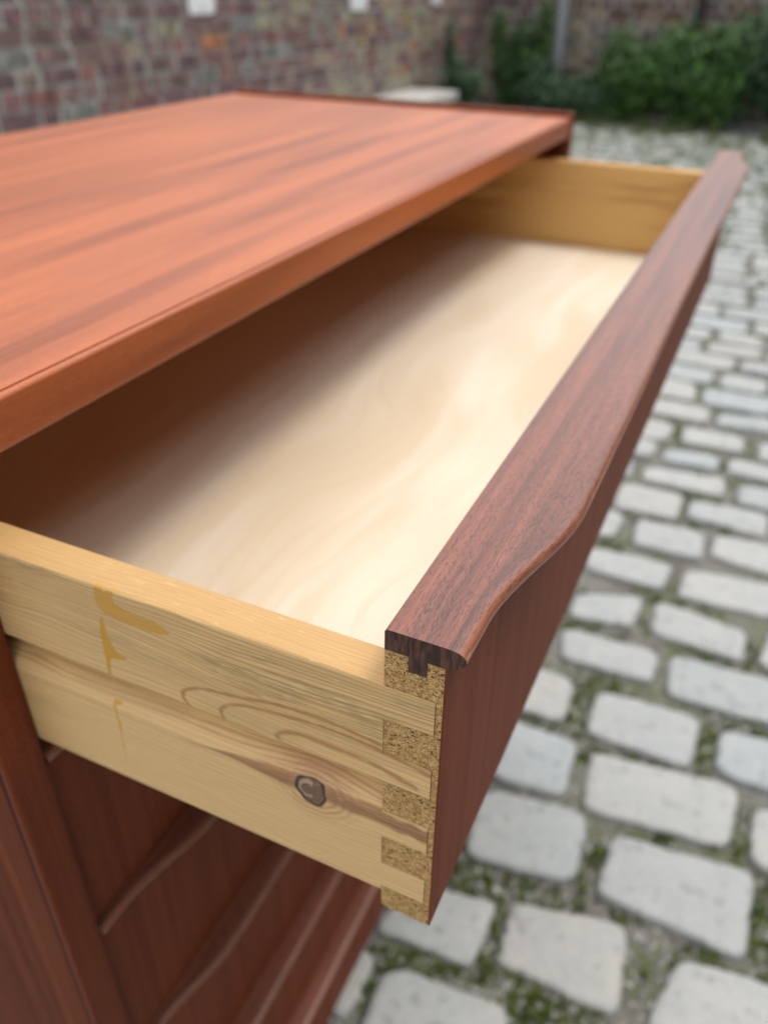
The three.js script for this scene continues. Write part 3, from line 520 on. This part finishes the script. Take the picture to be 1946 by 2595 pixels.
// ------------------------------------------------------------------ chest of drawers
// millimetres, y measured from the lens height downwards as in the survey; base() shifts to the chest's own origin
const BASE = [-470, -1150, -596.5];
const chest = thing('chest_of_drawers', 'tall reddish teak chest with six drawers, its top one pulled open', 'chest', [BASE[0] * mm, 0, BASE[2] * mm]);
const at = (g) => g.translate(-BASE[0] * mm, -BASE[1] * mm, -BASE[2] * mm);
const part = (name, g, mat, grain, sc, off = [0, 0]) => mesh(name, boxUV(at(g), grain, off, sc), mat, chest);
const ZN = -163, ZF = -1030, XF = -242, XB = -699;
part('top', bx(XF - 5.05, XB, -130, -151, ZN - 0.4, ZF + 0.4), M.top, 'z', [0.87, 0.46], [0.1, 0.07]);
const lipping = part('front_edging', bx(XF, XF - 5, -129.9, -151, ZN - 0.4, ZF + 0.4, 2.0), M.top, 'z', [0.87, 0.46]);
const SP = { s: [0.5, 0.25] };
for (const [z0, z1] of [[-143, ZN], [ZF, -1050]]) {
  const outer = z0 === -143 ? 1 : -1;
  const body = bx(XF - 5.2, XB, -126, -1035, z0, z1, 1.0); const p = part('side_panel', body, M.side, 'y', SP.s, [0.3, 0.11]);
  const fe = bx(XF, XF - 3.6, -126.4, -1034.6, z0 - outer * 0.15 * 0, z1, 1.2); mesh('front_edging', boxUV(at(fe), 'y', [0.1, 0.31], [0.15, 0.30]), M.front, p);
  const gl = bx(XF - 3.4, XF - 5.5, -127, -1034, z0 - (outer > 0 ? 0.8 : -0.8), z1 + (outer > 0 ? 0.8 : -0.8)); mesh('glue_line', at(gl), M.glue, p);
}
part('back_panel', bx(XB + 4, XB + 10, -151.5, -1030, ZN - 0.5, ZF + 0.5), M.side, 'y', [0.5, 0.25]);
part('bottom_panel', bx(XF - 12, XB + 12, -1022, -1034, ZN - 0.5, ZF + 0.5), M.side, 'z', [0.5, 0.25]);
part('plinth_rail', bx(XF - 40, XF - 62, -1035.5, -1075, -190, -1003, 2), M.side, 'z', SP.s);
part('plinth_rail', bx(XB + 62, XB + 40, -1035.5, -1075, -190, -1003, 2), M.side, 'z', SP.s);
for (const x of [XF - 51, XB + 51]) for (const z of [-215, -978]) { const c = new THREE.CylinderGeometry(0.017, 0.011, 0.0745, 18); c.translate(x * mm, -1.11275, z * mm); mesh('leg', at(c), M.leg, chest); }
for (const [z0, z1] of [[ZN - 0.2, ZN - 6.8], [ZF + 0.2, ZF + 6.8]]) part('drawer_runner', bx(XF - 30, XB + 20, -225.4, -234.2, z0, z1), M.pine, 'x', [0.3, 0.11]);

// one drawer front with its shaped handle lip; local mm: x 0 at the veneer, y 0 at the front's bottom, z 0 at its near end
const LZ = 864;
function lipGeo() {
  const tip = (s) => { const e = Math.min(s, LZ - s); return 5.5 + 12.0 * sstep(18, 90, e) - 1.5 * sstep(110, 380, e); };
  const prof = (t) => [[-19.9, 131.7], [-19.9, 138.6], [-19.6, 139.2], [-18.9, 139.45], [-13, 139.5], [-6, 139.5], [t * 0.5 - 4, 139.48], [t - 4.6, 139.4], [t - 2.6, 139.05], [t - 1.1, 138.2], [t - 0.2, 137.1], [t, 136.2], [t - 0.5, 134.9], [t - 1.6, 133.7], [t - 3.0, 132.8], [t * 0.42, 132.3], [0.05, 131.62], [-19.9, 131.7]];
  const st = []; for (let s = 0; s <= 120; s += 3) st.push(s); for (let s = 150; s <= LZ - 150; s += 30) st.push(s); for (let s = LZ - 120; s <= LZ; s += 3) st.push(s);
  const n = prof(8).length, pos = [], uv = [], idx = [];
  st.forEach((s) => { let v = 0; const P = prof(tip(s)); P.forEach(([x, y], i) => { if (i) v += Math.hypot(x - P[i - 1][0], y - P[i - 1][1]); if (i === 7) v = 37; pos.push(x * mm, y * mm, -s * mm); uv.push(s / 300, (v + 2) / 52); }); });
  for (let k = 0; k + 1 < st.length; k++) for (let i = 0; i + 1 < n; i++) { const a = k * n + i, b = a + 1, c = a + n, e = b + n; idx.push(a, c, b, b, c, e); }
  let body = new THREE.BufferGeometry(); body.setAttribute('position', new THREE.Float32BufferAttribute(pos, 3)); body.setAttribute('uv', new THREE.Float32BufferAttribute(uv, 2)); body.setIndex(idx); body = creased(body.toNonIndexed(), 0.75);
  const ends = [];
  for (const s of [0, LZ]) {
    const sh = new THREE.Shape(prof(tip(s)).slice(0, -1).map(([x, y]) => new THREE.Vector2(x * mm, y * mm))), g = new THREE.ShapeGeometry(sh); if (s) g.scale(1, 1, 1); g.translate(0, 0, -s * mm);
    const q = g.toNonIndexed(), p = q.attributes.position, u = q.attributes.uv; for (let i = 0; i < p.count; i++) u.setXY(i, p.getX(i) / 0.04, p.getY(i) / 0.04);
    ends.push(q);
    const tg = boxUV(bx(-12.1, -6.3, 125.8, 131.68, s ? -LZ : 0.0, s ? -LZ + 14 : -14), 'x', [0, 0], [0.04, 0.04]); ends.push(tg);
  }
  const e = mergeGeometries(ends), g = mergeGeometries([body, e], true);
  return g;
}
const FING = [[102.4, 116.7], [86.5, 72.5], [56.8, 42.7], [26.7, 12.9]].map((f) => [Math.min(...f), Math.max(...f)]);
function coreGeo(jointed) {
  if (!jointed) return boxUV(bx(-19.9, -0.7, 0, 131.5, 0, -LZ), 'x', [0, 0], [0.06, 0.06]);
  const pts = [[-0.72, 0], [-0.72, 131.5], [-6.15, 131.5], [-6.15, 125.6], [-12.25, 125.6], [-12.25, 131.5], [-19.9, 131.5]];
  for (const [a, b] of FING) pts.push([-19.9, b + 0.2], [-2.8, b + 0.2], [-2.8, a - 0.2], [-19.9, a - 0.2]);
  pts.push([-19.9, 0.8], [-17, -0.2], [-9, 0.3], [-4, -0.3]);
  const sh = new THREE.Shape(pts.map(([x, y]) => new THREE.Vector2(x * mm, y * mm))), geos = [];
  for (const z of [-16, -LZ]) { const g = new THREE.ExtrudeGeometry(sh, { depth: 16 * mm, bevelEnabled: false }); g.translate(0, 0, z * mm); geos.push(boxUV(g, 'x', [0, 0], [0.06, 0.06])); }
  geos.push(boxUV(bx(-19.88, -0.74, 0.1, 131.45, -16.05, -LZ + 16.05), 'z', [0, 0], [0.06, 0.06]));
  return mergeGeometries(geos);
}
const LIP = lipGeo(), CORE = coreGeo(true), CORE0 = coreGeo(false);
const VENEER = boxUV(bx(-0.7, 0, 0.2, 131.55, 0.05, -LZ - 0.05), 'y', [0, 0], [0.15, 0.30]);
// a drawer side: grooved profile swept along x, then fingers
function sideGeo(mirror) {
  const prof = [[-0.7, 9.5], [0, 10.2], [0, 10.5], [0, 52.8], [0, 53.1], [-0.4, 54.6], [-1.3, 56.1], [-2.7, 57.5], [-4.4, 58.7], [-6, 59.5], [-7.2, 60], [-7.2, 72], [-0.25, 72], [0, 72.25], [0, 72.5], [0, 114.9], [0, 115.2], [-0.3, 116.1], [-1.1, 116.6], [-2, 116.7], [-2.3, 116.7], [-13.7, 116.7], [-14, 116.7], [-15.2, 116.4], [-16, 115.4], [-16, 9.5]];
  const sh = new THREE.Shape(prof.map(([z, y]) => new THREE.Vector2(-z * mm, y * mm))), g0 = new THREE.ExtrudeGeometry(sh, { depth: 410 * mm, bevelEnabled: false });
  g0.rotateY(Math.PI / 2); g0.translate(-430.05 * mm, 0, 0);
  const geos = [creased(g0.index ? g0.toNonIndexed() : g0, 0.6)];
  for (const [a, b] of FING) { const f = bx(-20.04, -3.05, a, b, 0.12, -16); geos.push(f.toNonIndexed()); }
  for (const g of geos) for (const k of Object.keys(g.attributes)) if (!['position', 'normal', 'uv'].includes(k)) g.deleteAttribute(k);
  const g = mergeGeometries(geos), p = g.attributes.position, nn = g.attributes.normal, uv = g.attributes.uv;
  for (let i = 0; i < p.count; i++) { const x = p.getX(i) / mm, y = p.getY(i) / mm, z = p.getZ(i) / mm, up = nn.getY(i) > 0.6; uv.setXY(i, (x + 200) / 200, (up ? (y < 62 && y > 54 ? 58.5 - z : y > 112 ? 116.7 - z : y) : y) / 134); }
  if (mirror) { // turned round for the far end
    for (let i = 0; i < p.count; i++) { p.setZ(i, -LZ * mm - p.getZ(i)); nn.setZ(i, -nn.getZ(i)); uv.setXY(i, p.getX(i) / 0.3, p.getY(i) / 0.11 + 0.2); if (Math.abs(nn.getY(i)) > 0.6) uv.setY(i, p.getZ(i) / 0.11); }
    for (let i = 0; i < p.count; i += 3) for (const a of [p, nn, uv]) { const n = a.itemSize; for (let k = 0; k < n; k++) { const t = a.array[(i + 1) * n + k]; a.array[(i + 1) * n + k] = a.array[(i + 2) * n + k]; a.array[(i + 2) * n + k] = t; } }
  }
  return g;
}
function drawer(faceX, bottomY, tilt, open) {
  const d = sub('drawer', chest);
  d.position.set((faceX - BASE[0]) * mm, (bottomY - BASE[1]) * mm, (-163.8 - BASE[2] + (open ? 0 : -0.7)) * mm); d.rotation.x = tilt;
  mesh('handle_lip', LIP, [M.lip, M.endgrain], d);
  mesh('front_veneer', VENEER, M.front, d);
  mesh('front_core', open ? CORE : CORE0, M.chip, d);
  if (open) {
    mesh('drawer_side', sideGeo(false), M.pineSide, d); mesh('drawer_side', sideGeo(true), M.pine, d);
    mesh('drawer_bottom', boxUV(bx(-424, -20.2, 18, 22, -10, -LZ + 10), 'z', [0, 0], [0.86, 0.43]), M.ply, d);
    mesh('drawer_back', boxUV(bx(-430, -418, 22.5, 110, -16.3, -LZ + 16.3), 'z', [0, 0], [0.3, 0.11]), M.pine, d);
  } else {
    for (const z of [-0.5, -LZ + 12.5]) mesh('drawer_side', boxUV(bx(-430, -20.1, 10, 117, z, z - 12), 'x', [0, 0], [0.3, 0.11]), M.pine, d);
    mesh('drawer_bottom', boxUV(bx(-424, -20.2, 18, 22, -12.8, -LZ + 12.8), 'z', [0, 0], [0.86, 0.43]), M.ply, d);
  }
  return d;
}
const open = drawer(-53.8, -296, 0.0075, true);
tag(open, 'open top drawer of pine and plywood with jointed corner');
for (const y of [-299.5, -443, -588.5, -733.5, -880]) drawer(-248, y - 139.5, 0, false);

renderer.render(scene, camera);
